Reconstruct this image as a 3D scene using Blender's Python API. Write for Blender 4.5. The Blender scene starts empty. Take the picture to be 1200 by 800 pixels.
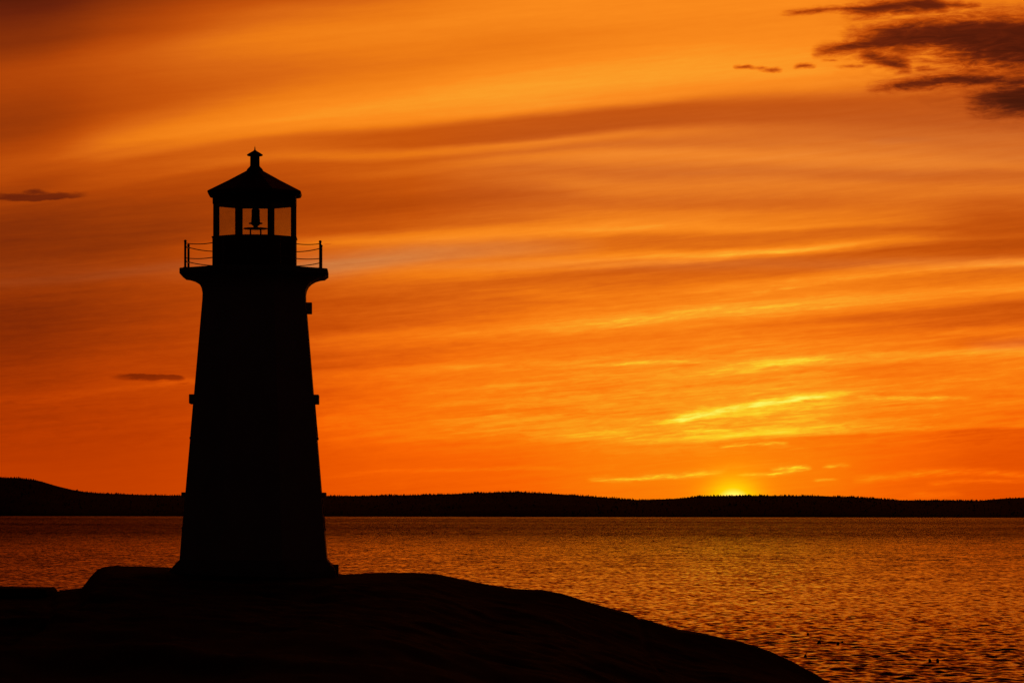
import bpy, bmesh, math, random
import numpy as np
from mathutils import Vector

R = math.radians
random.seed(7)
scene = bpy.context.scene
col = scene.collection

# ------------------------------------------------------------------ camera
EYE = 10.0                       # camera height above the water (m)
FOC = 4000.0                     # focal length in photo pixels (120 mm on a 36 mm, 1200 px wide frame)
cam_data = bpy.data.cameras.new("camera")
cam_data.lens = 120.0
cam_data.sensor_width = 36.0
cam_data.shift_y = (599 - 400) / 1200.0
cam_data.clip_start = 0.1
cam_data.clip_end = 60000
cam = bpy.data.objects.new("camera", cam_data)
cam.location = (0, 0, EYE)
cam.rotation_euler = (R(90), R(0.0), 0)
cam.rotation_euler.rotate_axis('Z', R(0.095))
col.objects.link(cam)
scene.camera = cam

scene.view_settings.view_transform = 'Standard'
scene.view_settings.look = 'None'
scene.view_settings.exposure = 0.0
scene.view_settings.gamma = 1.0
scene.view_settings.use_curve_mapping = False
scene.render.engine = 'CYCLES'
scene.cycles.max_bounces = 6
scene.cycles.transparent_max_bounces = 12

SUN_AZ = 259 / FOC               # radians to the right of +Y
SUN_EL = R(0.02)

# ------------------------------------------------------------------ sky
# The sky is worked out in direction angles: X and P are azimuth and elevation in units
# of 1/4000 rad (X = 600 is straight ahead, P = 599 is the horizon, P falls upwards).
world = bpy.data.worlds.new("World")
scene.world = world
world.use_nodes = True
wt = world.node_tree
wt.nodes.clear()


def lin(c):
    c = c / 255.0
    return c / 12.92 if c <= 0.04045 else ((c + 0.055) / 1.055) ** 2.4


def sock(nt, v, inp):
    if isinstance(v, (int, float)):
        inp.default_value = v
    else:
        nt.links.new(v, inp)


def M(op, a, b=None, c=None, clamp=False, nt=wt):
    n = nt.nodes.new('ShaderNodeMath')
    n.operation = op
    n.use_clamp = clamp
    sock(nt, a, n.inputs[0])
    if b is not None:
        sock(nt, b, n.inputs[1])
    if c is not None:
        sock(nt, c, n.inputs[2])
    return n.outputs[0]


def smooth(v, lo, hi, to0=0.0, to1=1.0, nt=wt):
    n = nt.nodes.new('ShaderNodeMapRange')
    n.interpolation_type = 'SMOOTHSTEP'
    sock(nt, v, n.inputs[0])
    sock(nt, lo, n.inputs[1])
    sock(nt, hi, n.inputs[2])
    n.inputs[3].default_value = to0
    n.inputs[4].default_value = to1
    return n.outputs[0]


def fcurve(v, pts, handle='AUTO_CLAMPED', nt=wt):
    n = nt.nodes.new('ShaderNodeFloatCurve')
    m = n.mapping
    m.use_clip = False
    c = m.curves[0]
    c.points[0].location = pts[0]
    c.points[1].location = pts[-1]
    for p in pts[1:-1]:
        c.points.new(p[0], p[1])
    for p in c.points:
        p.handle_type = handle
    m.update()
    sock(nt, v, n.inputs['Value'])
    return n.outputs[0]


def vec(x, y, z, nt=wt):
    n = nt.nodes.new('ShaderNodeCombineXYZ')
    for i, v in enumerate((x, y, z)):
        sock(nt, v, n.inputs[i])
    return n.outputs[0]


def noise(v, scale=1.0, detail=3.0, rough=0.55, nt=wt, dist=0.0):
    n = nt.nodes.new('ShaderNodeTexNoise')
    n.inputs['Scale'].default_value = scale
    n.inputs['Detail'].default_value = detail
    n.inputs['Roughness'].default_value = rough
    n.inputs['Distortion'].default_value = dist
    nt.links.new(v, n.inputs['Vector'])
    return n.outputs[0]


def ramp(v, stops, nt=wt):
    n = nt.nodes.new('ShaderNodeValToRGB')
    e = n.color_ramp.elements
    e[0].position, e[0].color = stops[0][0], (*[lin(c) for c in stops[0][1]], 1)
    e[1].position, e[1].color = stops[-1][0], (*[lin(c) for c in stops[-1][1]], 1)
    for p, cc in stops[1:-1]:
        k = e.new(p)
        k.color = (*[lin(c) for c in cc], 1)
    nt.links.new(v, n.inputs[0])
    return n.outputs[0]


tc = wt.nodes.new('ShaderNodeTexCoord')
sp = wt.nodes.new('ShaderNodeSeparateXYZ')
wt.links.new(tc.outputs['Generated'], sp.inputs[0])
dx, dy, dz = sp.outputs
az = M('ARCTAN2', dx, dy)
el = M('ARCSINE', dz)
X = M('MULTIPLY_ADD', az, FOC, 600.0)
P0 = M('MULTIPLY_ADD', el, -FOC, 599.0)

# wind-drawn wiggle of every cloud edge: long soft waves, then finer tatters
slant = M('MULTIPLY_ADD', X, 0.085, P0)
wig1 = noise(vec(M('MULTIPLY', X, 1 / 170), M('MULTIPLY', slant, 1 / 45), 3.1), 1.0, 2.0)
wig2 = noise(vec(M('MULTIPLY', X, 1 / 42), M('MULTIPLY', slant, 1 / 9), 8.7), 1.0, 3.0, 0.6)
P = M('ADD', P0, M('ADD', M('MULTIPLY', M('SUBTRACT', wig1, 0.5), 7.0),
                  M('MULTIPLY', M('SUBTRACT', wig2, 0.5), 3.2)))
Xn = M('MULTIPLY', M('ADD', X, 150.0), 1 / 1500.0)     # 0..1 over X -150..1350

COLX = [0, 150, 300, 450, 600, 750, 900, 1050, 1200]
# cloud strata from high to low: where each one runs, and how brightly it is lit
STRATA = [
 ([0]*9,                                   [.14,.28,.46,.60,.76,.78,.78,.79,.68]),
 ([60,40,25,18,9,6,4,4,4],                 [.27,.38,.58,.68,.77,.785,.785,.79,.69]),
 ([100,72,50,38,18,12,8,8,8],               [.41,.52,.69,.74,.78,.79,.79,.79,.70]),
 ([155,128,98,80,57,38,30,30,30],          [.33,.46,.58,.67,.70,.75,.77,.78,.74]),
 ([207,172,148,128,110,95,88,88,80],       [.46,.69,.80,.84,.87,.87,.85,.80,.70]),
 ([214,182,156,142,131,115,100,98,95],     [.44,.62,.76,.80,.82,.80,.80,.72,.62]),
 ([232,198,171,162,147,132,129,126,122],   [.36,.50,.56,.51,.50,.49,.49,.50,.47]),
 ([240,206,178,172,164,146,140,142,150],   [.35,.50,.56,.51,.49,.48,.50,.50,.50]),
 ([246,216,189,183,173,158,156,165,176],   [.36,.47,.61,.66,.70,.68,.60,.57,.60]),
 ([254,226,199,193,182,168,168,176,190],   [.32,.41,.48,.53,.60,.60,.62,.64,.62]),
 ([262,236,212,203,188,181,186,192,200],   [.29,.37,.45,.56,.68,.74,.73,.70,.66]),
 ([272,255,228,218,199,204,203,210,208],   [.27,.33,.40,.48,.60,.60,.61,.58,.57]),
 ([282,265,236,226,209,222,217,222,226],   [.28,.32,.39,.47,.60,.68,.68,.66,.64]),
 ([292,280,250,240,231,240,240,240,248],   [.27,.30,.38,.42,.50,.60,.60,.62,.52]),
 ([303,293,275,267,258,252,255,252,262],   [.28,.31,.42,.50,.60,.70,.70,.64,.48]),
 ([320,303,290,282,274,268,268,262,268],   [.32,.35,.54,.74,.80,.82,.76,.66,.47]),
 ([335,320,303,293,286,280,277,271,274],   [.34,.37,.52,.63,.64,.61,.61,.55,.47]),
 ([348,333,315,306,297,289,287,276,277],   [.30,.37,.51,.63,.66,.62,.62,.60,.49]),
 ([358,345,325,318,312,302,297,283,280],   [.28,.36,.50,.68,.76,.83,.88,.74,.50]),
 ([365,352,332,325,319,308,301,289,284],   [.27,.35,.49,.66,.71,.71,.68,.60,.45]),
 ([375,362,345,338,329,316,306,294,290],   [.26,.33,.45,.57,.58,.57,.57,.51,.44]),
 ([383,372,355,352,338,333,322,303,298],   [.26,.33,.45,.53,.61,.63,.60,.55,.50]),
 ([392,380,365,362,347,346,334,319,311],   [.26,.34,.45,.55,.66,.74,.83,.76,.80]),
 ([400,388,372,370,356,352,338,325,317],   [.27,.35,.45,.56,.62,.74,.76,.71,.62]),
 ([410,398,385,382,368,358,347,335,326],   [.28,.36,.45,.57,.68,.75,.77,.70,.66]),
 ([420,408,402,397,387,376,361,350,340],   [.29,.37,.50,.71,.80,.88,.87,.82,.85]),
 ([428,414,410,404,395,385,370,359,347],   [.30,.38,.50,.67,.74,.80,.82,.75,.72]),
 ([440,424,422,416,404,396,380,370,358],   [.32,.39,.48,.60,.70,.72,.70,.58,.54]),
 ([455,440,435,427,414,408,388,384,376],   [.34,.41,.48,.64,.72,.78,.76,.65,.56]),
 ([470,455,446,437,426,426,400,392,388],   [.37,.44,.55,.74,.82,.86,.80,.72,.72]),
 ([480,465,455,446,438,434,410,405,402],   [.37,.42,.52,.72,.78,.82,.80,.75,.62]),
 ([490,475,465,460,452,443,424,417,411],   [.36,.42,.51,.69,.82,.85,.91,.87,.86]),
 ([500,485,475,470,462,456,440,430,424],   [.37,.40,.53,.72,.80,.83,.84,.75,.78]),
 ([510,498,485,479,471,470,455,450,442],   [.38,.42,.55,.75,.84,.86,.87,.80,.78]),
 ([520,510,497,488,481,485,470,467,470],   [.38,.41,.56,.73,.80,.86,.90,.84,.76]),
 ([530,522,510,500,490,501,490,485,485],   [.39,.42,.57,.76,.86,.90,.90,.80,.74]),
 ([540,535,520,512,505,514,509,503,497],   [.40,.44,.57,.74,.85,.93,.97,.85,.77]),
 ([550,545,535,528,522,523,515,509,503],   [.42,.44,.56,.68,.75,.83,.80,.72,.62]),
 ([560,555,550,545,545,545,545,540,535],   [.43,.45,.56,.66,.71,.80,.80,.70,.60]),
 ([605]*9,                                 [.45,.48,.55,.62,.67,.76,.76,.68,.60]),
]


def path(ps, lo=0.0, span=1.0, xs=COLX):
    xs = [-150] + list(xs) + [1350]
    a = ps[0] + (ps[0] - ps[1]) * 0.6
    b = ps[-1] + (ps[-1] - ps[-2]) * 0.6
    v = [a] + list(ps) + [b]
    return [((x + 150) / 1500.0, (p - lo) / span) for x, p in zip(xs, v)]


def level(ts, xs=COLX):
    xs = [-150] + list(xs) + [1350]
    v = [ts[0]] + list(ts) + [ts[-1]]
    return [((x + 150) / 1500.0, t) for x, t in zip(xs, v)]


t = None
prev = None
for ps, ts in STRATA:
    pk = M('MULTIPLY', fcurve(Xn, path(ps, 0, 700.0)), 700.0)
    tk = fcurve(Xn, level(ts))
    if t is None:
        t = tk
    else:
        s = smooth(P, prev, pk)
        t = M('MULTIPLY_ADD', M('SUBTRACT', tk, t), s, t)
    prev = pk

# fibrous streaks through the whole deck, stronger low down
st1 = noise(vec(M('MULTIPLY', X, 1 / 150), M('MULTIPLY', M('MULTIPLY_ADD', X, 0.09, P0), 1 / 7.5), 1.7), 1.0, 4.0, 0.62)
st2 = noise(vec(M('MULTIPLY', X, 1 / 27), M('MULTIPLY', M('MULTIPLY_ADD', X, 0.06, P0), 1 / 6), 5.2), 1.0, 5.0, 0.65, dist=0.7)
amp1 = smooth(P0, 100, 420, 0.07, 0.20)
amp2 = smooth(P0, 150, 470, 0.04, 0.15)
st3 = noise(vec(M('MULTIPLY', X, 1 / 62), M('MULTIPLY', M('MULTIPLY_ADD', X, 0.10, P0), 1 / 3.8), 9.2), 1.0, 4.0, 0.62, dist=0.7)
st3 = M('MULTIPLY', M('SUBTRACT', st3, 0.5), smooth(P0, 120, 420, 0.03, 0.17))
st3 = M('MULTIPLY', st3, smooth(X, 250, 700, 0.35, 1.0))
lowfade = smooth(P0, 505, 540, 1.0, 0.35)
fib = M('ADD', M('MULTIPLY', M('SUBTRACT', st1, 0.5), amp1), M('MULTIPLY', M('SUBTRACT', st2, 0.5), amp2))
fib = M('MULTIPLY', M('ADD', fib, st3), lowfade)
t = M('ADD', t, M('MULTIPLY', fib, M('MULTIPLY_ADD', t, 1.0, 0.25)))


def stroke(pts, amps, up, dn, Pin):
    """one drawn-out wisp: a curved path in azimuth / elevation with soft edges"""
    x0, x1 = pts[0][0], pts[-1][0]
    n = M('MULTIPLY', M('SUBTRACT', X, float(x0)), 1.0 / (x1 - x0), clamp=True)
    pc = M('MULTIPLY', fcurve(n, [((x - x0) / (x1 - x0), p / 700.0) for x, p in pts]), 700.0)
    a = fcurve(n, [((x - x0) / (x1 - x0), v) for (x, _), v in zip(pts, amps)])
    d = M('SUBTRACT', Pin, pc)
    q = M('MAXIMUM', M('MULTIPLY', d, 1.0 / dn), M('MULTIPLY', d, -1.0 / up))
    return M('MULTIPLY', a, M('POWER', 0.3679, M('MULTIPLY', q, q)))


wig3 = noise(vec(M('MULTIPLY', X, 1 / 16), M('MULTIPLY', P0, 1 / 5), 2.2), 1.0, 3.0, 0.6)
Pw = M('ADD', P, M('MULTIPLY', M('SUBTRACT', wig3, 0.5), 5.0))
WISPS = [
 ([(745,497),(785,492.5),(810,488),(850,480),(900,471),(940,467),(975,463),(1005,460)], [0,.11,.28,.19,.26,.22,.07,0], 3.0, 2.6),
 ([(480,404),(640,388.5),(700,385),(760,377),(850,363),(960,355),(1100,346)], [0,.04,.065,.07,.045,.04,0], 10, 3),
 ([(780,352),(860,346),(940,336),(1020,326),(1120,319),(1210,311),(1260,308)], [0,.05,.08,.07,.07,.08,.05], 4.5, 2),
 ([(600,321),(700,315),(800,307),(900,299),(980,294),(1090,284)], [0,.04,.05,.06,.05,0], 6, 1.8),
 ([(840,372),(900,366),(1000,357),(1100,350)], [0,.06,.05,0], 4, 2),
 ([(770,500),(810,490),(900,475),(960,468),(1000,464)], [0,.07,.06,.07,0], 13, 10),
 ([(675,430),(700,428),(760,425),(830,424),(850,424)], [0,.07,.09,.07,0], 2, 2.5),
 ([(860,436),(900,427),(950,421),(975,419)], [0,.09,.11,0], 3, 4),
 ([(985,464),(1010,465),(1060,466.5),(1130,468),(1150,469)], [0,.08,.10,.06,0], 2, 2),
 ([(840,524),(850,523),(880,521),(915,520),(925,520)], [0,.12,.15,.12,0], 2, 2),
 ([(790,505),(805,504),(850,503),(860,503)], [0,.08,.08,0], 2, 2),
 ([(685,563),(700,562),(740,561.5),(770,558.5),(800,557),(830,554),(855,553)], [0,.12,.16,.19,.17,.13,0], 3, 2.5),
 ([(860,556.5),(880,556),(905,555.5),(928,553),(950,549)], [0,.13,.17,.15,0], 2.5, 2),
 ([(900,550),(915,549.5),(940,548),(952,548)], [0,.17,.20,0], 2, 2),
 ([(960,547),(972,546),(985,545),(998,545)], [0,.14,.14,0], 2.5, 2),
 ([(950,563),(960,562.5),(975,562),(985,562)], [0,.10,.10,0], 2, 2),
 ([(995,563),(1012,561),(1040,558),(1090,553),(1130,552),(1200,556),(1260,558)], [0,.10,.12,.14,.12,.10,.06], 4, 4),
 ([(1080,566),(1095,565),(1140,562),(1190,563),(1220,563)], [0,.09,.10,.07,0], 2.5, 2.5),
 ([(1050,580),(1075,579),(1110,578),(1130,577)], [0,.06,.07,0], 3, 3),
 ([(375,561),(430,555),(480,552),(560,549),(640,548),(680,549)], [0,.04,.05,.06,.05,0], 3, 2),
 ([(-60,478),(0,474),(60,470),(130,460),(215,448),(260,446)], [.04,.05,.06,.05,.05,0], 5, 4),
]
wis = None
for pts, amps, up, dn in WISPS:
    s = stroke(pts, amps, up, dn, Pw)
    wis = s if wis is None else M('ADD', wis, s)
grain = noise(vec(M('MULTIPLY', X, 1 / 22), M('MULTIPLY', M('MULTIPLY_ADD', X, 0.1, P0), 1 / 3.2), 4.4), 1.0, 3.0, 0.6)
wis = M('MULTIPLY', wis, smooth(grain, 0.2, 0.75, 0.35, 1.3))
t = M('ADD', t, wis)

# the low, dark, tattered clouds that hang in front of the lit deck
BANK = [
 ([(905,24),(935,21),(975,18),(1010,18),(1045,17)], [0,.6,.85,.95,0], 4.5, 4.5),
 ([(975,20),(1005,19),(1040,15),(1085,14),(1115,16)], [0,.95,1.2,1.2,0], 9, 10),
 ([(1065,16),(1085,14),(1110,14),(1135,15),(1150,16)], [0,.7,.8,.7,0], 5, 4),
 ([(1030,34),(1070,33),(1110,34),(1150,32),(1260,26)], [0,.55,.68,.66,.6], 10, 10),
 ([(945,66),(970,63),(1010,59),(1050,55),(1100,50)], [0,.9,1.15,1.2,0], 8, 8),
 ([(975,58),(1010,54),(1050,50),(1100,47),(1160,47),(1260,50)], [0,.85,1.2,1.4,1.5,1.6], 19, 19),
 ([(1060,54),(1110,55),(1150,55),(1180,56),(1260,60)], [0,.95,1.35,1.5,1.55], 30, 33),
 ([(995,64),(1020,72),(1045,80),(1070,87)], [0,1.0,1.05,0], 12, 9),
 ([(1060,84),(1085,87),(1110,87)], [0,.6,0], 4, 4),
 ([(1100,91),(1135,90),(1175,92)], [0,.6,0], 4, 4),
 ([(1005,109),(1040,107),(1080,103),(1120,100),(1170,101),(1240,97)], [0,.8,1.05,1.1,1.0,.9], 7, 7),
 ([(1110,80),(1160,80),(1200,82),(1260,80)], [0,.40,.62,.7], 12, 12),
 ([(1120,123),(1155,124),(1190,124),(1260,126)], [0,.95,1.3,1.4], 22, 20),
 ([(970,83),(1000,82),(1025,80)], [0,.55,0], 3, 3),
 ([(855,82),(872,82),(885,84),(905,86),(918,86)], [0,.70,.58,.66,0], 2.8, 2.8),
 ([(925,84),(940,81),(958,82)], [0,.8,0], 3, 2.6),
 ([(955,76),(970,75),(985,75)], [0,.5,0], 2, 2),
]
bank = None
for pts, amps, up, dn in BANK:
    s = stroke(pts, amps, up, dn, Pw)
    bank = s if bank is None else M('MAXIMUM', bank, s)
tat = noise(vec(M('MULTIPLY', X, 1 / 38), M('MULTIPLY', M('MULTIPLY_ADD', X, 0.04, P0), 1 / 8), 7.7), 1.0, 7.0, 0.66, dist=0.8)
thin = stroke([(950, 40), (1030, 58), (1110, 72), (1180, 80), (1260, 84)], [0, .5, .9, 1.0, 1.0], 48, 52, Pw)
thin = M('MULTIPLY', thin, smooth(tat, 0.32, 0.66))
t = M('MULTIPLY', t, M('SUBTRACT', 1.0, M('MULTIPLY', thin, 0.30)))
tat2 = noise(vec(M('MULTIPLY', X, 1 / 11), M('MULTIPLY', P0, 1 / 4), 3.3), 1.0, 4.0, 0.65, dist=0.5)
bmask = smooth(M('ADD', M('ADD', bank, M('MULTIPLY', M('SUBTRACT', tat2, 0.5), 0.6)), M('MULTIPLY', M('SUBTRACT', tat, 0.5), 1.1)), -0.10, 1.12)
bmask = M('MULTIPLY', bmask, smooth(bank, 0.03, 0.3))
thick = smooth(M('ADD', bank, M('MULTIPLY', M('SUBTRACT', tat, 0.5), 0.9)), 0.2, 1.5, 0.50, 0.79)
t = M('MULTIPLY', t, M('SUBTRACT', 1.0, M('MULTIPLY', bmask, thick)))
SCUD = [
 ([(-120,238),(-20,238),(0,238),(30,237.5),(60,237),(85,235.5),(115,232.5)], [.85,.85,.85,1.05,1.05,.8,0], 5.5, 3),
 ([(22,234),(35,232),(47,231),(60,233),(72,235)], [0,.6,.8,.6,0], 4, 4),
 ([(118,443),(150,442),(180,443),(205,443.5),(222,445)], [0,.7,1,.95,0], 2.6, 5.0),
 ([(195,450),(212,451),(232,450)], [0,.5,0], 1.5, 1.5),
 ([(374,287),(384,287.5),(395,286)], [0,.5,0], 1.5, 1.5),
]
scud = None
for pts, amps, up, dn in SCUD:
    s = stroke(pts, amps, up, dn, Pw)
    scud = s if scud is None else M('MAXIMUM', scud, s)
smask = smooth(M('ADD', scud, M('MULTIPLY', M('SUBTRACT', tat, 0.5), 0.6)), 0.22, 0.85)
smask = M('MULTIPLY', smask, smooth(scud, 0.03, 0.3))
t = M('MULTIPLY', t, M('SUBTRACT', 1.0, M('MULTIPLY', smask, 0.42)))

# outside the view: sky made up, dark overhead and behind to keep silhouettes black
eld = M('MULTIPLY', el, 180 / math.pi / 90.0)
tup = fcurve(eld, [(0, .75), (.08, .80), (.13, .77), (.20, .58), (.30, .26), (.5, .06), (.7, .03), (1, .02)])
tup = M('MULTIPLY', tup, smooth(X, -150.0, 780.0, 0.32, 1.0))
t = M('MULTIPLY_ADD', M('SUBTRACT', tup, t), smooth(P0, 0.0, -260.0), t)
daz = M('ABSOLUTE', M('SUBTRACT', az, SUN_AZ))
azn = M('MULTIPLY', daz, 1 / math.pi)
t = M('MULTIPLY', t, fcurve(azn, [(0, 1), (.055, 1), (.10, .70), (.16, .36), (.25, .12), (.36, .02), (1, .01)]))

TS = 1.0 / 1.25
hi = ramp(M('MULTIPLY', t, TS), [(p * TS, c) for p, c in [
 (0.0, (4, 2, 3)), (.1, (70, 18, 6)), (.2, (108, 33, 8)), (.3, (146, 52, 6)), (.4, (178, 68, 6)), (.5, (200, 84, 10)),
 (.6, (220, 104, 18)), (.7, (240, 124, 20)), (.8, (254, 140, 28)), (.9, (255, 165, 42)), (1.0, (255, 208, 56)), (1.2, (255, 246, 120))]])
lo = ramp(M('MULTIPLY', t, TS), [(p * TS, c) for p, c in [
 (0.0, (4, 2, 2)), (.1, (70, 16, 0)), (.2, (120, 32, 0)), (.3, (158, 45, 0)), (.4, (188, 58, 0)), (.5, (206, 68, 0)),
 (.6, (232, 82, 0)), (.7, (252, 100, 2)), (.8, (255, 122, 6)), (.9, (255, 156, 22)), (1.0, (255, 208, 36)), (1.2, (255, 248, 90))]])
mixc = wt.nodes.new('ShaderNodeMix')
mixc.data_type = 'RGBA'
wt.links.new(M('MAXIMUM', smooth(P0, 260.0, 560.0), smooth(P0, 0.0, -200.0)), mixc.inputs['Factor'])
wt.links.new(hi, mixc.inputs['A'])
wt.links.new(lo, mixc.inputs['B'])
skyc = mixc.outputs['Result']

# thin greyer veils where paler upper air shows through
VEIL = [
 ([(300,322),(380,314),(450,304),(560,294),(650,290),(720,288)], [.1,.72,.66,.42,.2,0], 12, 11),
 ([(-100,345),(0,336),(100,328),(220,314),(300,310)], [.12,.18,.22,.24,.15], 7, 7),
 ([(720,208),(800,205),(900,203),(960,205)], [0,.22,.2,0], 9, 9),
 ([(480,215),(650,200),(850,190),(1050,180),(1300,175)], [0,.16,.22,.24,.26], 60, 55),
 ([(980,172),(1040,170),(1120,168),(1180,166)], [0,.3,.2,0], 12, 10),
 ([(1120,408),(1170,406),(1220,402),(1300,400)], [0,.14,.16,.14], 7, 5),
]
veil = None
for pts, amps, up, dn in VEIL:
    s = stroke(pts, amps, up, dn, P)
    veil = s if veil is None else M('MAXIMUM', veil, s)
veil = M('MULTIPLY', veil, M('ADD', 0.6, M('MULTIPLY', st1, 0.8)))
grey = ramp(M('MULTIPLY', t, TS), [(p * TS, c) for p, c in [(0, (3, 3, 4)), (.3, (140, 70, 34)), (.6, (202, 126, 70)), (.8, (236, 156, 86)), (1.2, (255, 220, 150))]])
mixg = wt.nodes.new('ShaderNodeMix')
mixg.data_type = 'RGBA'
wt.links.new(veil, mixg.inputs['Factor'])
wt.links.new(skyc, mixg.inputs['A'])
wt.links.new(grey, mixg.inputs['B'])
skyc = mixg.outputs['Result']

# the setting sun, most of its disc under the ridge, and the aureole round it
sx = M('SUBTRACT', X, 859.0)
sy = M('SUBTRACT', P0, 594.0)
r2 = M('ADD', M('MULTIPLY', sx, sx), M('MULTIPLY', sy, sy))
rr = M('SQRT', r2)
disc = smooth(rr, 24.0, 8.0)
g1 = M('POWER', 0.3679, M('MULTIPLY', r2, 1 / (26.0 ** 2)))
g2 = M('POWER', 0.3679, M('MULTIPLY', r2, 1 / (48.0 ** 2)))
g3 = M('POWER', 0.3679, M('ADD', M('MULTIPLY', M('MULTIPLY', sx, sx), 1 / (170.0 ** 2)), M('MULTIPLY', M('MULTIPLY', sy, sy), 1 / (75.0 ** 2))))
rr_ = M('ADD', M('MULTIPLY', disc, 0.7), M('ADD', M('MULTIPLY', g1, 0.25), M('MULTIPLY', g2, 0.10)))
gg_ = M('ADD', M('ADD', M('MULTIPLY', disc, 0.40), M('MULTIPLY', g1, 0.72)), M('ADD', M('MULTIPLY', g2, 0.12), M('MULTIPLY', g3, 0.03)))
bb_ = M('ADD', M('MULTIPLY', disc, 0.24), M('MULTIPLY', g1, 0.0))
glow = wt.nodes.new('ShaderNodeCombineColor')
for i, v in enumerate((rr_, gg_, bb_)):
    wt.links.new(v, glow.inputs[i])
addg = wt.nodes.new('ShaderNodeMix')
addg.data_type = 'RGBA'
addg.blend_type = 'ADD'
addg.inputs['Factor'].default_value = 1.0
wt.links.new(skyc, addg.inputs['A'])
wt.links.new(glow.outputs[0], addg.inputs['B'])
skyc = addg.outputs['Result']

bg_cloud = wt.nodes.new('ShaderNodeBackground')
wt.links.new(skyc, bg_cloud.inputs[0])
bg_cloud.inputs[1].default_value = 1.0
nish = wt.nodes.new('ShaderNodeTexSky')
nish.sky_type = 'NISHITA'
nish.sun_disc = False
nish.sun_elevation = SUN_EL
nish.sun_rotation = SUN_AZ
nish.dust_density = 4.0
bg_sky = wt.nodes.new('ShaderNodeBackground')
wt.links.new(nish.outputs[0], bg_sky.inputs[0])
bg_sky.inputs[1].default_value = 0.05
mixs = wt.nodes.new('ShaderNodeMixShader')
mixs.inputs[0].default_value = 0.97          # cloud cover: little clear air gets through
wt.links.new(bg_sky.outputs[0], mixs.inputs[1])
wt.links.new(bg_cloud.outputs[0], mixs.inputs[2])
wo = wt.nodes.new('ShaderNodeOutputWorld')
wt.links.new(mixs.outputs[0], wo.inputs[0])
world.cycles.sampling_method = 'MANUAL'
world.cycles.sample_map_resolution = 1024

# ------------------------------------------------------------------ sun
sun_data = bpy.data.lights.new("sun", 'SUN')
sun_data.energy = 0.3
sun_data.angle = R(0.5)
sun_data.color = (1.0, 0.28, 0.05)
sun = bpy.data.objects.new("sun", sun_data)
to_sun = Vector((math.sin(SUN_AZ) * math.cos(SUN_EL), math.cos(SUN_AZ) * math.cos(SUN_EL), math.sin(SUN_EL)))
sun.rotation_euler = to_sun.to_track_quat('Z', 'Y').to_euler()
sun.location = (20, 60, 60)
col.objects.link(sun)


# ------------------------------------------------------------------ helpers
def mat(name, base, rough=0.7, var=0.0, scale=3.0, metallic=0.0, bump=0.0, base2=None, spec=0.25):
    m = bpy.data.materials.new(name)
    m.use_nodes = True
    nt = m.node_tree
    b = nt.nodes['Principled BSDF']
    b.inputs['Roughness'].default_value = rough
    b.inputs['Metallic'].default_value = metallic
    b.inputs['Specular IOR Level'].default_value = spec
    c = nt.nodes.new('ShaderNodeTexCoord')
    n = noise(c.outputs['Object'], scale, 6.0, 0.6, nt)
    r_ = nt.nodes.new('ShaderNodeMix')
    r_.data_type = 'RGBA'
    nt.links.new(smooth(n, 0.35, 0.65, nt=nt), r_.inputs['Factor'])
    r_.inputs['A'].default_value = (*base, 1)
    r_.inputs['B'].default_value = (*(base2 or [x * (1 - var) for x in base]), 1)
    nt.links.new(r_.outputs['Result'], b.inputs['Base Color'])
    if bump:
        bn = nt.nodes.new('ShaderNodeBump')
        bn.inputs['Strength'].default_value = bump
        bn.inputs['Distance'].default_value = 0.02
        nt.links.new(noise(c.outputs['Object'], scale * 6, 8.0, 0.65, nt), bn.inputs['Height'])
        nt.links.new(bn.outputs[0], b.inputs['Normal'])
    return m


MAT = {
 'granite': mat('granite', (0.030, 0.028, 0.026), 0.95, scale=0.6, bump=0.5, base2=(0.019, 0.018, 0.017), spec=0.01),
 'painted_concrete': mat('painted_concrete', (0.62, 0.61, 0.58), 0.75, 0.15, scale=1.2, bump=0.25),
 'bare_concrete': mat('bare_concrete', (0.32, 0.31, 0.29), 0.85, 0.25, scale=2.0, bump=0.4),
 'red_paint': mat('red_paint', (0.16, 0.016, 0.013), 0.65, 0.25, scale=3.0, bump=0.1, spec=0.08),
 'galvanized': mat('galvanized', (0.25, 0.25, 0.25), 0.5, 0.3, scale=8.0, metallic=0.6),
 'bronze': mat('bronze', (0.08, 0.06, 0.04), 0.4, 0.3, scale=9.0, metallic=0.5),
 'dark_wood': mat('dark_wood', (0.07, 0.05, 0.035), 0.7, 0.3, scale=5.0),
 'spruce': mat('spruce', (0.020, 0.028, 0.015), 0.95, 0.4, scale=0.2, spec=0.03),
 'hillside': mat('hillside', (0.020, 0.026, 0.014), 0.95, 0.4, scale=0.01, spec=0.03),
 'buoy_paint': mat('buoy_paint', (0.06, 0.02, 0.015), 0.5, 0.3, scale=6.0),
}
# lantern glass: clear, a little dimmed by salt and age
g = bpy.data.materials.new('salted_glass')
g.use_nodes = True
nt = g.node_tree
nt.nodes.remove(nt.nodes['Principled BSDF'])
tr = nt.nodes.new('ShaderNodeBsdfTransparent')
tr.inputs[0].default_value = (0.87, 0.88, 0.86, 1)
gl = nt.nodes.new('ShaderNodeBsdfGlossy')
gl.inputs['Roughness'].default_value = 0.03
gl.inputs['Color'].default_value = (0.9, 0.9, 0.9, 1)
ms = nt.nodes.new('ShaderNodeMixShader')
tcg = nt.nodes.new('ShaderNodeTexCoord')
nt.links.new(smooth(noise(tcg.outputs['Object'], 4.0, 4.0, 0.6, nt), 0.3, 0.7, 0.03, 0.06, nt), ms.inputs[0])
nt.links.new(tr.outputs[0], ms.inputs[1])
nt.links.new(gl.outputs[0], ms.inputs[2])
nt.links.new(ms.outputs[0], nt.nodes['Material Output'].inputs[0])
MAT['glass'] = g


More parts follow.
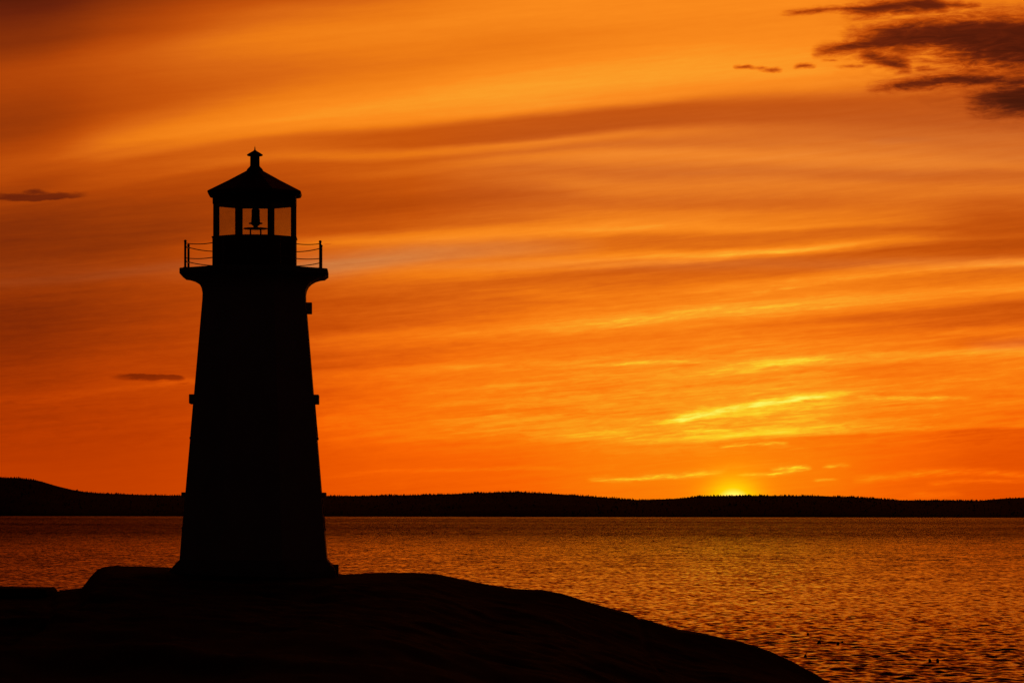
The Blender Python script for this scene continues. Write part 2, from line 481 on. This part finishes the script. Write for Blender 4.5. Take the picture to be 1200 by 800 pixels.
def tag(o, label=None, cat=None, group=None, kind=None):
    for k, v in (('label', label), ('category', cat), ('group', group), ('kind', kind)):
        if v:
            o[k] = v
    return o


def empty(name, loc, rz=0.0):
    o = bpy.data.objects.new(name, None)
    o.empty_display_size = 0.5
    o.location = loc
    o.rotation_euler = (0, 0, rz)
    col.objects.link(o)
    return o


def link(name, bm, m, parent=None, smooth_shade=False):
    me = bpy.data.meshes.new(name)
    bmesh.ops.recalc_face_normals(bm, faces=bm.faces)
    bm.to_mesh(me)
    bm.free()
    me.materials.append(MAT[m])
    if smooth_shade:
        for p in me.polygons:
            p.use_smooth = True
    o = bpy.data.objects.new(name, me)
    o.parent = parent
    col.objects.link(o)
    return o


def np_mesh(name, verts, quads, m, smooth_shade=True):
    me = bpy.data.meshes.new(name)
    nv, nq = len(verts), len(quads)
    me.vertices.add(nv)
    me.vertices.foreach_set('co', np.asarray(verts, np.float32).ravel())
    me.loops.add(nq * 4)
    me.loops.foreach_set('vertex_index', np.asarray(quads, np.int32).ravel())
    me.polygons.add(nq)
    me.polygons.foreach_set('loop_start', np.arange(0, nq * 4, 4, dtype=np.int32))
    me.polygons.foreach_set('use_smooth', np.full(nq, smooth_shade, bool))
    me.update(calc_edges=True)
    me.materials.append(m if not isinstance(m, str) else MAT[m])
    o = bpy.data.objects.new(name, me)
    col.objects.link(o)
    return o


def grid_quads(nr, nc):
    i = np.arange((nr - 1) * (nc - 1))
    r, c = i // (nc - 1), i % (nc - 1)
    a = r * nc + c
    return np.stack([a, a + 1, a + nc + 1, a + nc], 1)


# smooth value noise in numpy for the landforms
def vnoise(x, y, seed):
    xi, yi = np.floor(x).astype(np.int64), np.floor(y).astype(np.int64)
    fx, fy = x - xi, y - yi
    fx, fy = fx * fx * (3 - 2 * fx), fy * fy * (3 - 2 * fy)

    def h(a, b):
        v = np.sin(a * 127.1 + b * 311.7 + seed * 74.7) * 43758.5453
        return v - np.floor(v)
    return (h(xi, yi) * (1 - fx) + h(xi + 1, yi) * fx) * (1 - fy) + (h(xi, yi + 1) * (1 - fx) + h(xi + 1, yi + 1) * fx) * fy


def fbm(x, y, seed, octv=4):
    s, a = 0, 0.5
    for k in range(octv):
        s = s + a * (vnoise(x, y, seed + k) - 0.5)
        x, y, a = x * 2.03, y * 2.03, a * 0.5
    return s


# ------------------------------------------------------------------ water
def build_water():
    rng = np.random.default_rng(23)
    # rows: closer together near the shore, where single waves can be seen
    d = list(np.arange(15.0, 164.5, 1.3)) + [165.0]
    while d[-1] < 7200:
        y = d[-1]
        d.append(y + max(0.17, y * y / (FOC * EYE) / 4.6))
    d = np.array(d)
    a = np.concatenate([np.linspace(-0.9, -0.185, 60)[:-1], np.linspace(-0.185, 0.185, 1150), np.linspace(0.185, 0.9, 60)[1:]])
    A, D = np.meshgrid(np.tan(a), d)
    xx, yy = A * D, D
    row_step = np.gradient(d)[:, None] * np.ones_like(A)
    lat = np.gradient(np.tan(a))[None, :] * D
    z = np.zeros_like(xx)
    n = 90
    lam = np.exp(rng.uniform(np.log(0.55), np.log(3.0), n))
    th = rng.normal(0.35, 0.55, n)
    ph = rng.uniform(0, 6.283, n)
    for l, tdir, p in zip(lam, th, ph):
        kx, ky = math.sin(tdir) * 6.283 / l, -math.cos(tdir) * 6.283 / l
        slope = 0.029 * (l / 1.6) ** -0.3
        amp = slope * l / 6.283
        fade = np.clip((abs(6.283 / (np.abs(ky) + 1e-6)) / row_step - 2.0) / 2.0, 0, 1) * np.clip((abs(6.283 / (abs(kx) + 1e-6)) / lat - 2.0) / 2.0, 0, 1)
        w = np.sin(kx * xx + ky * yy + p)
        z += amp * fade * w
    # gusts: patches of livelier and calmer water
    gust = 1.0 + 0.7 * fbm(xx / 60.0, yy / 130.0, 5, 3)
    z *= np.clip(gust, 0.4, 1.7)
    return np.stack([xx, yy, z], -1).reshape(-1, 3), grid_quads(len(d), len(a))


wm = bpy.data.materials.new('sea_water')
wm.use_nodes = True
nt = wm.node_tree
b = nt.nodes['Principled BSDF']
b.inputs['Base Color'].default_value = (0.004, 0.008, 0.010, 1)
b.inputs['Roughness'].default_value = 0.06
b.inputs['IOR'].default_value = 1.333
geo = nt.nodes.new('ShaderNodeNewGeometry')
sp2 = nt.nodes.new('ShaderNodeSeparateXYZ')
nt.links.new(geo.outputs['Position'], sp2.inputs[0])
px_, py_ = sp2.outputs[0], sp2.outputs[1]


def slope_noise(sx_, sy_, seed, detail):
    n_ = nt.nodes.new('ShaderNodeTexNoise')
    n_.inputs['Scale'].default_value = 1.0
    n_.inputs['Detail'].default_value = detail
    n_.inputs['Roughness'].default_value = 0.6
    nt.links.new(vec(M('MULTIPLY', px_, sx_, nt=nt), M('MULTIPLY', py_, sy_, nt=nt), seed, nt), n_.inputs['Vector'])
    s_ = nt.nodes.new('ShaderNodeSeparateColor')
    nt.links.new(n_.outputs['Color'], s_.inputs[0])
    return s_.outputs


fine = slope_noise(1.1, 0.8, 0.3, 3.0)
longw = slope_noise(0.22, 0.12, 6.1, 2.0)
lanes = noise(vec(M('MULTIPLY', px_, 1 / 900.0, nt=nt), M('MULTIPLY', py_, 1 / 800.0, nt=nt), 1.0, nt), 1.0, 2.0, 0.55, nt)
far = smooth(py_, 220.0, 900.0, 0.0, 1.0, nt)
amp = M('MULTIPLY', M('MULTIPLY_ADD', far, 1.4, 0.75, nt=nt), smooth(lanes, 0.3, 0.7, 0.65, 1.35, nt), nt=nt)
nx = M('MULTIPLY', M('SUBTRACT', fine[0], 0.5, nt=nt), amp, nt=nt)
ny = M('ADD', M('MULTIPLY', M('SUBTRACT', fine[1], 0.5, nt=nt), amp, nt=nt),
       M('MULTIPLY', M('MULTIPLY', M('SUBTRACT', longw[1], 0.5, nt=nt), far, nt=nt), 0.8, nt=nt), nt=nt)
# beyond the nearer swell only the faces of the wavelets that lean this way are in view
ny = M('SUBTRACT', ny, M('ADD', M('MULTIPLY_ADD', far, 0.11, 0.082, nt=nt), M('MULTIPLY', smooth(py_, 850.0, 1500.0, 0.0, 0.16, nt), smooth(py_, 3500.0, 6000.0, 1.0, 0.3, nt), nt=nt), nt=nt), nt=nt)
va = nt.nodes.new('ShaderNodeVectorMath')
va.operation = 'ADD'
nt.links.new(geo.outputs['Normal'], va.inputs[0])
nt.links.new(vec(nx, ny, 0.0, nt), va.inputs[1])
vn = nt.nodes.new('ShaderNodeVectorMath')
vn.operation = 'NORMALIZE'
nt.links.new(va.outputs[0], vn.inputs[0])
nt.links.new(vn.outputs[0], b.inputs['Normal'])
MAT['water'] = wm
v_, q_ = build_water()
tag(np_mesh('water', v_, q_, 'water'), kind='structure')


# ------------------------------------------------------------------ far shore: hills and their spruce woods
RIDGE = [(-900,560),(-400,552),(-200,545),(-100,551),(0,559),(20,559.5),(40,562),(60,568),(80,573),(100,576.5),(120,578),(160,579),(212,580),(300,580.5),
         (380,580),(420,580),(450,579.5),(500,579),(540,577),(580,575.8),(605,575.5),(640,577),(680,579.5),(730,583.5),(745,584.5),(780,583.5),
         (800,582),(820,580),(860,579.3),(920,579),(960,579),(1000,580.5),(1030,582.5),(1060,584.5),(1100,584),(1150,584.5),(1165,583),
         (1180,581.5),(1200,581),(1300,578),(1500,574),(1900,582),(2300,590)]
SHORE, RIDGE_Y = 6350.0, 6900.0
TREE = 2.3
HS = RIDGE_Y / FOC
hx = np.array([(p - 600) * HS for p, _ in RIDGE])
hz = np.array([EYE + (599 - y) * HS - TREE * 0.75 for _, y in RIDGE])


def hill_z(x, y):
    top = np.interp(x, hx, hz)
    f = np.clip((y - SHORE) / (RIDGE_Y - SHORE), -0.2, 1.0)
    up = np.sign(f) * np.abs(f) ** 0.75
    back = np.clip((y - RIDGE_Y) / 900.0, 0, 1)
    z = top * up * (1 - 0.8 * back ** 1.5)
    return z + 2.2 * fbm(x / 90, y / 90, 3) * np.clip(f * 4, 0, 1)


def build_hills():
    x = np.arange(hx[0], hx[-1], 9.0)
    y = np.concatenate([np.linspace(SHORE - 60, RIDGE_Y, 40), np.linspace(RIDGE_Y + 30, 7900, 16)])
    XX, YY = np.meshgrid(x, y)
    YY = YY + 25 * fbm(XX / 160, YY * 0 + 1.0, 9)[...] * (YY < SHORE + 40)
    ZZ = hill_z(XX, YY)
    return np.stack([XX, YY, ZZ], -1).reshape(-1, 3), grid_quads(len(y), len(x))


v_, q_ = build_hills()
tag(np_mesh('hills', v_, q_, 'hillside'), kind='structure')


def build_forest():
    rng = np.random.default_rng(4)
    n1, n2 = 3400, 5200
    lo_, hi_ = -620 * HS - 300, 640 * HS + 300
    tx = np.concatenate([rng.uniform(lo_, hi_, n1), rng.uniform(lo_, hi_, n2)])
    ty = np.concatenate([RIDGE_Y + rng.normal(0, 12, n1), rng.uniform(SHORE + 15, RIDGE_Y, n2)])
    tz = hill_z(tx, ty)
    clump = 0.55 + 1.6 * np.clip(fbm(tx / 35.0, ty / 60.0, 21, 3) + 0.25, 0, 1)
    h = TREE * np.clip(rng.lognormal(-0.1, 0.33, len(tx)) * clump, 0.3, 1.9)
    verts, faces = [], []
    for x, y, z, hh in zip(tx, ty, tz, h):
        k = len(verts)
        r_ = hh * random.uniform(0.22, 0.42)
        a0 = random.uniform(0, 6.28)
        lean = random.uniform(-0.05, 0.05) * hh
        for lev, rad in ((-0.15, 0.35), (0.18, 1.0), (0.6, 0.5)):
            for j in range(5):
                rj = r_ * rad * random.uniform(0.7, 1.15)
                verts.append((x + rj * math.cos(a0 + j * 1.2566), y + rj * math.sin(a0 + j * 1.2566), z + hh * lev))
        verts.append((x + lean, y, z + hh))
        for lev in (0, 5):
            for j in range(5):
                faces.append((k + lev + j, k + lev + (j + 1) % 5, k + lev + 5 + (j + 1) % 5, k + lev + 5 + j))
        for j in range(5):
            faces.append((k + 10 + j, k + 10 + (j + 1) % 5, k + 15))
    me = bpy.data.meshes.new('forest')
    me.from_pydata(verts, [], faces)
    me.materials.append(MAT['spruce'])
    o = bpy.data.objects.new('forest', me)
    col.objects.link(o)
    return o


tag(build_forest(), 'dark spruce forest covering the low hills along the far shore', 'forest', kind='stuff')

# ------------------------------------------------------------------ granite headland
S = 0.03                          # metres per photo pixel at the lighthouse
LX, LY = (298.0 - 600) * S, 120.0
HZ = 598.5
CREST_Y = 121.0
CREST = [(-700,700),(-300,690),(-100,692),(0,694),(40,694.5),(58,695.5),(63,696),(66,693),(78,691.2),(95,690),(100,684),(106,675.5),(114,667.5),(122,664),(160,664.3),
         (195,666),(205,668),(390,672),(397,673.8),(412,673),(440,671.5),(480,671),(510,673.3),(530,677),(560,683),(580,687),(600,689.5),(635,691.5),
         (660,696),(690,705.5),(715,713),(742,719.8),(747,724),(750,725.8),(756,725.2),(780,733),(800,739),(830,743.5),(870,752.5),(890,758.5),
         (910,765.5),(933,776),(955,787.5),(974,800),(1000,824),(1060,872),(1150,945),(1250,1000),(1500,1040)]
cxs = np.array([(p - 600) * S * CREST_Y / 120 for p, _ in CREST])
czs = np.array([EYE + (HZ - y) * S * CREST_Y / 120 for _, y in CREST])


def ground_z(x, y):
    # the left shoulder of the dome runs away from the sea at a slant
    xs_ = x - 0.13 * np.clip(CREST_Y - y, 0, 40) * np.clip((-9.0 - x) / 4.0, 0, 1)
    zc = np.interp(xs_, cxs, czs)
    wobble = 3.0 * fbm(x / 9.0, x * 0 + 2.0, 31, 2) * np.clip(1 - np.exp(-((x - LX) / 9.0) ** 2), 0, 1)
    s_ = y - (CREST_Y + wobble)
    front = np.clip(-s_, 0, None)
    back = np.clip(s_, 0, None)
    z = zc - 0.0009 * front ** 2 * np.exp(-front / 60.0) - 0.9 * (1 - np.exp(-front / 7.0)) * np.clip((x - LX - 4) / 10, 0.0, 1) - 0.12 * (1 - np.exp(-front / 5.0))
    z = z + 1.1 * np.exp(-(y / 24.0) ** 2) * np.exp(-(x / 14.0) ** 2)
    z = z - 0.012 * np.clip(back - 1.5, 0, None) ** 2
    pad = np.exp(-(((x - LX) / 4.5) ** 6 + ((y - LY) / 4.5) ** 6))
    rough = 0.9 * fbm(x / 4.0, y / 4.0, 41, 5) * np.clip(front / 14.0, 0, 1) - 0.10 * np.clip(front / 6, 0, 1)
    fine_ = 0.07 * fbm(x / 0.55, y / 0.8, 51, 3)
    z = z + (rough + fine_) * (1 - pad)
    return np.maximum(z, -3.0)


def build_ground():
    x = np.concatenate([np.arange(-60, -20, 0.5), np.arange(-20, 18, 0.09), np.arange(18, 45, 0.5)])
    y = np.concatenate([np.arange(-25, 85, 0.6), np.arange(85, 114, 0.25), np.arange(114, 128, 0.12), np.arange(128, 180, 0.6)])
    XX, YY = np.meshgrid(x, y)
    return np.stack([XX, YY, ground_z(XX, YY)], -1).reshape(-1, 3), grid_quads(len(y), len(x))


v_, q_ = build_ground()
tag(np_mesh('ground', v_, q_, 'granite'), kind='structure')

# the flat-topped granite slab at the far left, split from the headland by a narrow cleft
bm = bmesh.new()
x1 = (61 - 600) * S
prof = [(-28.0, 7.34), (-22.5, 7.36), (-20.0, 7.31), (-18.4, 7.335), (-17.2, 7.31), (-16.6, 7.315), (x1 - 0.06, 7.29), (x1, 7.21), (x1 + 0.03, 7.08), (x1 + 0.05, 6.3), (-28.0, 6.3)]
rings = []
for yy_, dzz, dxx in ((118.4, -0.25, -0.3), (119.0, -0.03, -0.05), (120.2, 0.0, 0.0), (121.6, -0.02, -0.04), (122.6, -0.3, -0.5)):
    rings.append([bm.verts.new((px + dxx * (px > -20), yy_, pz + dzz * (pz > 7.0))) for px, pz in prof])
for r0, r1 in zip(rings, rings[1:]):
    for j in range(len(prof)):
        bm.faces.new((r0[j], r0[(j + 1) % len(prof)], r1[(j + 1) % len(prof)], r1[j]))
bm.faces.new(rings[0])
bm.faces.new(rings[-1])
tag(link('rock_slab', bm, 'granite'), 'flat topped granite slab with a squared end beside the cleft, left of the lighthouse rock', 'rock')

# ------------------------------------------------------------------ lighthouse (octagonal, tapering, with gallery and lantern)
ROT = R(-2.2)
base_z = EYE + (HZ - 668) * S
view = math.atan2(LX, LY)          # the tower's near face looks back along the sight line
lighthouse = tag(empty('lighthouse', (LX, LY, base_z), -view + ROT),
                 'tall tapering octagonal lighthouse with railed gallery and glazed lantern, black against the sunset', 'lighthouse')


def hz_(py):                       # height above the tower foot
    return (668 - py) * S


C8 = math.cos(R(22.5))


def oct_ring(bm, halfw, z, rot=0.0, n=8):
    r = halfw * S / 0.935
    return [bm.verts.new((r * math.sin(R(22.5) + k * 2 * math.pi / n + rot), -r * math.cos(R(22.5) + k * 2 * math.pi / n + rot), z)) for k in range(n)]


def stack(bm, levels, cap=True, n=8):
    rs = [oct_ring(bm, w, z, n=n) for w, z in levels]
    for a, b_ in zip(rs, rs[1:]):
        for j in range(n):
            bm.faces.new((a[j], a[(j + 1) % n], b_[(j + 1) % n], b_[j]))
    if cap:
        bm.faces.new(rs[0])
        bm.faces.new(rs[-1])
    return bm


def box(bm, c, s, rz=0.0):
    m = bmesh.ops.create_cube(bm, size=1.0)['verts']
    cs, sn = math.cos(rz), math.sin(rz)
    for v in m:
        x, y, z = v.co.x * s[0], v.co.y * s[1], v.co.z * s[2]
        v.co = (c[0] + x * cs - y * sn, c[1] + x * sn + y * cs, c[2] + z)
    return m


def lathe(bm, prof, n=24, c=(0, 0, 0)):
    rs = [[bm.verts.new((c[0] + r * math.cos(2 * math.pi * k / n), c[1] + r * math.sin(2 * math.pi * k / n), c[2] + z)) for k in range(n)] for r, z in prof]
    for a, b_ in zip(rs, rs[1:]):
        for j in range(n):
            bm.faces.new((a[j], a[(j + 1) % n], b_[(j + 1) % n], b_[j]))
    bm.faces.new(rs[0])
    bm.faces.new(rs[-1])


def tube(bm, pts, r, n=8):
    rings_ = []
    for i, p in enumerate(pts):
        p = Vector(p)
        d = (Vector(pts[min(i + 1, len(pts) - 1)]) - Vector(pts[max(i - 1, 0)])).normalized()
        u = d.cross(Vector((0, 0, 1)))
        if u.length < 0.1:
            u = d.cross(Vector((1, 0, 0)))
        u.normalize()
        w = d.cross(u)
        rings_.append([bm.verts.new(p + r * (math.cos(2 * math.pi * k / n) * u + math.sin(2 * math.pi * k / n) * w)) for k in range(n)])
    for a, b_ in zip(rings_, rings_[1:]):
        for j in range(n):
            bm.faces.new((a[j], a[(j + 1) % n], b_[(j + 1) % n], b_[j]))
    bm.faces.new(rings_[0])
    bm.faces.new(rings_[-1])


# plinth: sloped concrete skirt, with its little squared block on the right
bm = stack(bmesh.new(), [(100, -0.9), (97, hz_(668)), (94, hz_(663)), (86.6, hz_(655.2))])
link('plinth', bm, 'bare_concrete', lighthouse)
bm = bmesh.new()
vs = box(bm, (2.74, 0.1, 0.0), (0.44, 0.7, 0.42))
bmesh.ops.bevel(bm, geom=bm.edges[:], offset=0.02, segments=1, affect='EDGES')
link('plinth_block', bm, 'bare_concrete', lighthouse)
# shaft with cavetto flare under the gallery
lv = [(86.3, hz_(655.0))]
for k in range(1, 7):
    f = k / 6
    lv.append((86.3 + (60.6 - 86.3) * f, hz_(655 + (352 - 655) * f)))
lv += [(60.4, hz_(345)), (61.4, hz_(339.5)), (63.6, hz_(335)), (67.0, hz_(331.5)), (71.5, hz_(328.8)), (77.0, hz_(327.0)), (81.0, hz_(326.3))]
bm = stack(bmesh.new(), lv)
link('tower', bm, 'painted_concrete', lighthouse)
bm = stack(bmesh.new(), [(82.5, hz_(326.2)), (86.3, hz_(323.2)), (86.9, hz_(322.8)), (86.9, hz_(317.2)), (86.2, hz_(316.5))])
link('gallery_deck', bm, 'bare_concrete', lighthouse)

# lantern room
bm = stack(bmesh.new(), [(49.2, hz_(316.4)), (49.2, hz_(280.1)), (50.0, hz_(279.9)), (50.0, hz_(278.6))])
link('lantern_wall', bm, 'red_paint', lighthouse)
RL = 48.6 * S / 0.935
for k in range(8):
    a = R(22.5 + 45 * k)
    bm = bmesh.new()
    zc = (hz_(278.6) + hz_(240.6)) / 2
    box(bm, ((RL - 0.09) * math.sin(a), -(RL - 0.09) * math.cos(a), zc), (0.105, 0.13, hz_(240.6) - hz_(278.6)), a)
    bmesh.ops.bevel(bm, geom=bm.edges[:], offset=0.012, segments=1, affect='EDGES')
    link('lantern_post', bm, 'red_paint', lighthouse)
RA = (RL - 0.09) * C8
for k in range(8):
    a = R(45 * k)
    bm = bmesh.new()
    box(bm, (RA * math.sin(a), -RA * math.cos(a), zc), (2 * (RL - 0.09) * math.sin(R(22.5)) - 0.11, 0.008, hz_(240.8) - hz_(278.4)), a)
    link('glass_pane', bm, 'glass', lighthouse)
bm = stack(bmesh.new(), [(49.0, hz_(240.4)), (49.0, hz_(230.2))])
link('lantern_head', bm, 'dark_wood', lighthouse)
bm = stack(bmesh.new(), [(52.0, hz_(230.4)), (54.0, hz_(229.6)), (55.2, hz_(226.6)), (54.6, hz_(225.4)), (30, hz_(212.2)), (9.6, hz_(200.4)), (6, hz_(198.6))])
roof = link('roof', bm, 'red_paint', lighthouse)
u = S
bm = bmesh.new()
lathe(bm, [(10 * u, hz_(201.2)), (9.4 * u, hz_(199)), (8.2 * u, hz_(197.4)), (6 * u, hz_(195.2)), (5.6 * u, hz_(194)), (5.5 * u, hz_(183.6)), (5.6 * u, hz_(183))])
vent = link('ventilator', bm, 'red_paint', roof, True)
bm = bmesh.new()
lathe(bm, [(8.4 * u, hz_(182.9)), (9.4 * u, hz_(182.2)), (9.2 * u, hz_(181.2)), (6 * u, hz_(179.2)), (2.2 * u, hz_(177)), (1.0 * u, hz_(176))])
link('ventilator_cap', bm, 'red_paint', roof)
bm = bmesh.new()
lathe(bm, [(0.9 * u, hz_(176.1)), (0.7 * u, hz_(174.5)), (0.15 * u, hz_(171.2))], 10)
link('finial', bm, 'galvanized', roof)

# gallery railing: eight stanchions, two sagging chains
RP = 79.2 * S / 0.935
DK, TOP = hz_(316.5), hz_(285.8)
pp = []
for k in range(8):
    a = R(22.5 + 45 * k)
    bx_, by_ = RP * math.sin(a) - 0.03, -RP * math.cos(a)
    pp.append((bx_, by_))
    bm = bmesh.new()
    tube(bm, [(bx_, by_, DK - 0.02), (bx_, by_, DK + 0.03)], 0.075, 10)
    tube(bm, [(bx_, by_, DK), (bx_, by_, TOP)], 0.042, 10)
    lathe(bm, [(0.02, TOP - 0.03), (0.052, TOP), (0.05, TOP + 0.035), (0.015, TOP + 0.06)], 10, (bx_, by_, 0))
    link('railing_post', bm, 'galvanized', lighthouse)
for name, zz, sag in (('upper_chain', TOP - 0.06, 0.075), ('lower_chain', hz_(305.0), 0.065)):
    for k in range(8):
        p, q = pp[k], pp[(k + 1) % 8]
        pts = []
        for i in range(13):
            f = i / 12
            pts.append((p[0] + (q[0] - p[0]) * f, p[1] + (q[1] - p[1]) * f, zz - sag * 4 * f * (1 - f)))
        bm = bmesh.new()
        tube(bm, pts, 0.017, 6)
        link(name, bm, 'galvanized', lighthouse)


# windows on the two side faces, each with a projecting hood and sill
def tower_window(side, py_top, py_bot, hood_h, proud, width, sill=True):
    zt, zb = hz_(py_top), hz_(py_bot)

    def face(py):
        f = (655 - py) / (655 - 352)
        return (86.3 + (60.6 - 86.3) * f) * S / 0.935 * C8
    rt, rb = face(py_top), face(py_bot)
    sx_ = side

    def slab(z0, z1, p, w, r0):
        bm_ = bmesh.new()
        box(bm_, (sx_ * (r0 - 0.1 + p / 2), 0, (z0 + z1) / 2), (p + 0.2, w, z1 - z0))
        bmesh.ops.bevel(bm_, geom=bm_.edges[:], offset=0.012, segments=1, affect='EDGES')
        return bm_
    # frame: a ring that follows the batter of the wall
    bm_ = bmesh.new()
    loops = []
    for o_ in (-0.12, 0.03):
        for ins in (0.0, 0.09):
            loops.append([bm_.verts.new((sx_ * (r + o_), y, z)) for y, z, r in (
                (-width / 2 + ins, zb + ins, rb), (width / 2 - ins, zb + ins, rb), (width / 2 - ins, zt - ins, rt), (-width / 2 + ins, zt - ins, rt))])
    bo, bi, fo, fi = loops
    for p_, q_2 in ((bo, fo), (fo, fi), (fi, bi), (bi, bo)):
        for j in range(4):
            bm_.faces.new((p_[j], p_[(j + 1) % 4], q_2[(j + 1) % 4], q_2[j]))
    w_ = link('window', bm_, 'dark_wood', lighthouse)
    link('window_hood', slab(zt, zt + hood_h, proud, width + 0.3, rt), 'painted_concrete', w_)
    if sill:
        link('window_sill', slab(zb - 0.09, zb, 0.05, width + 0.12, rb), 'painted_concrete', w_)
    bm_ = bmesh.new()
    vs_ = [bm_.verts.new((sx_ * (r + 0.004), y, z)) for z, r in ((zt - 0.092, rt), (zb + 0.092, rb)) for y in (-width / 2 + 0.092, width / 2 - 0.092)]
    bm_.faces.new((vs_[0], vs_[1], vs_[3], vs_[2]))
    link('pane', bm_, 'glass', w_)


for sd in (-1, 1):
    tower_window(sd, 473.2, 512, 0.32, 0.165, 0.9)
    tower_window(sd, 582, 618, 0.16, 0.15, 1.0)
bm = bmesh.new()
box(bm, (61.5 * S, 0.0, hz_(361)), (0.34, 0.42, 0.40))
bmesh.ops.bevel(bm, geom=bm.edges[:], offset=0.015, segments=1, affect='EDGES')
link('vent_box', bm, 'painted_concrete', lighthouse)

# ------------------------------------------------------------------ inside the lantern
table = tag(empty('lamp_table', (LX + 0.03, LY, base_z + hz_(278.6)), -view), 'small legged table standing inside the lantern, carrying the beacon lamp', 'table')
tz = 11.2 * S
bm = bmesh.new()
lathe(bm, [(14.2 * S, tz - 0.03), (14.6 * S, tz - 0.015), (14.2 * S, tz)], 28)
link('tabletop', bm, 'galvanized', table)
for sx_ in (-1, 1):
    for sy_ in (-1, 1):
        bm = bmesh.new()
        box(bm, (sx_ * 6.0 * S, sy_ * 6.2 * S, (tz - 0.03) / 2), (0.055, 0.055, tz - 0.03))
        link('leg', bm, 'galvanized', table)
lamp = tag(empty('beacon_lamp', (LX + 0.03, LY, base_z + hz_(278.6) + tz), -view), 'bell shaped beacon lamp with flared rim on the table inside the lantern', 'lamp')
bm = bmesh.new()
lathe(bm, [(2.6 * S, 0.0), (3.0 * S, 0.03), (2.4 * S, 0.06), (5.2 * S, 0.13), (6.0 * S, 0.15)], 24)
link('lamp_base', bm, 'bronze', lamp, True)
bm = bmesh.new()
lathe(bm, [(8.0 * S, 0.15), (8.2 * S, 0.17), (7.6 * S, 0.19)], 28)
link('rim', bm, 'bronze', lamp)
bm = bmesh.new()
lathe(bm, [(5.4 * S, 0.19), (5.1 * S, 0.28), (4.8 * S, 0.45), (4.8 * S, 0.62), (4.5 * S, 0.66), (3.6 * S, 0.68), (3.6 * S, 0.84)], 24)
link('lamp_body', bm, 'bronze', lamp, True)

# ------------------------------------------------------------------ lobster buoys afloat off the point
# (photo azimuth / depression of each, height of its body, label)
BUOYS = [
 (947, 742.5, 0.16, 0, 'small round buoy, the highest of the floats off the point'),
 (960, 753, 0.24, 1, 'stick buoy with raised spar, nearest the pair of round floats'),
 (982.3, 753.5, 0.19, 0, 'left float of the upper close pair off the point'),
 (987, 752.8, 0.18, 0, 'right float of the upper close pair off the point'),
 (944, 769, 0.18, 1, 'stick buoy riding low, closest to the sloping rock edge'),
 (1090, 773.5, 0.17, 0, 'left float of the pair far from the rock, lower right water'),
 (1099, 773.3, 0.17, 0, 'right float of the pair far from the rock, lower right water'),
]
for i, (bx_, by_, size, stick, lab) in enumerate(BUOYS):
    dist = FOC * EYE / (by_ + 1.2 - 599)
    bm = bmesh.new()
    h = size * 1.25
    lathe(bm, [(h * 0.16, -h * 0.9), (h * 0.42, -h * 0.6), (h * 0.5, 0.0), (h * 0.46, h * 0.35), (h * 0.26, h * 0.6), (h * 0.10, h * 0.68)], 14)
    if stick:
        tube(bm, [(0, 0, h * 0.6), (h * 0.12, 0, h * 1.7)], h * 0.09, 8)
    o = link('buoy', bm, 'buoy_paint', None, True)
    o.location = ((bx_ - 600) / FOC * dist, dist, 0.10)
    o.rotation_euler = (random.uniform(-0.25, 0.25), random.uniform(-0.3, 0.3), 0)
    tag(o, lab, 'buoy', 'buoys floating off the point')
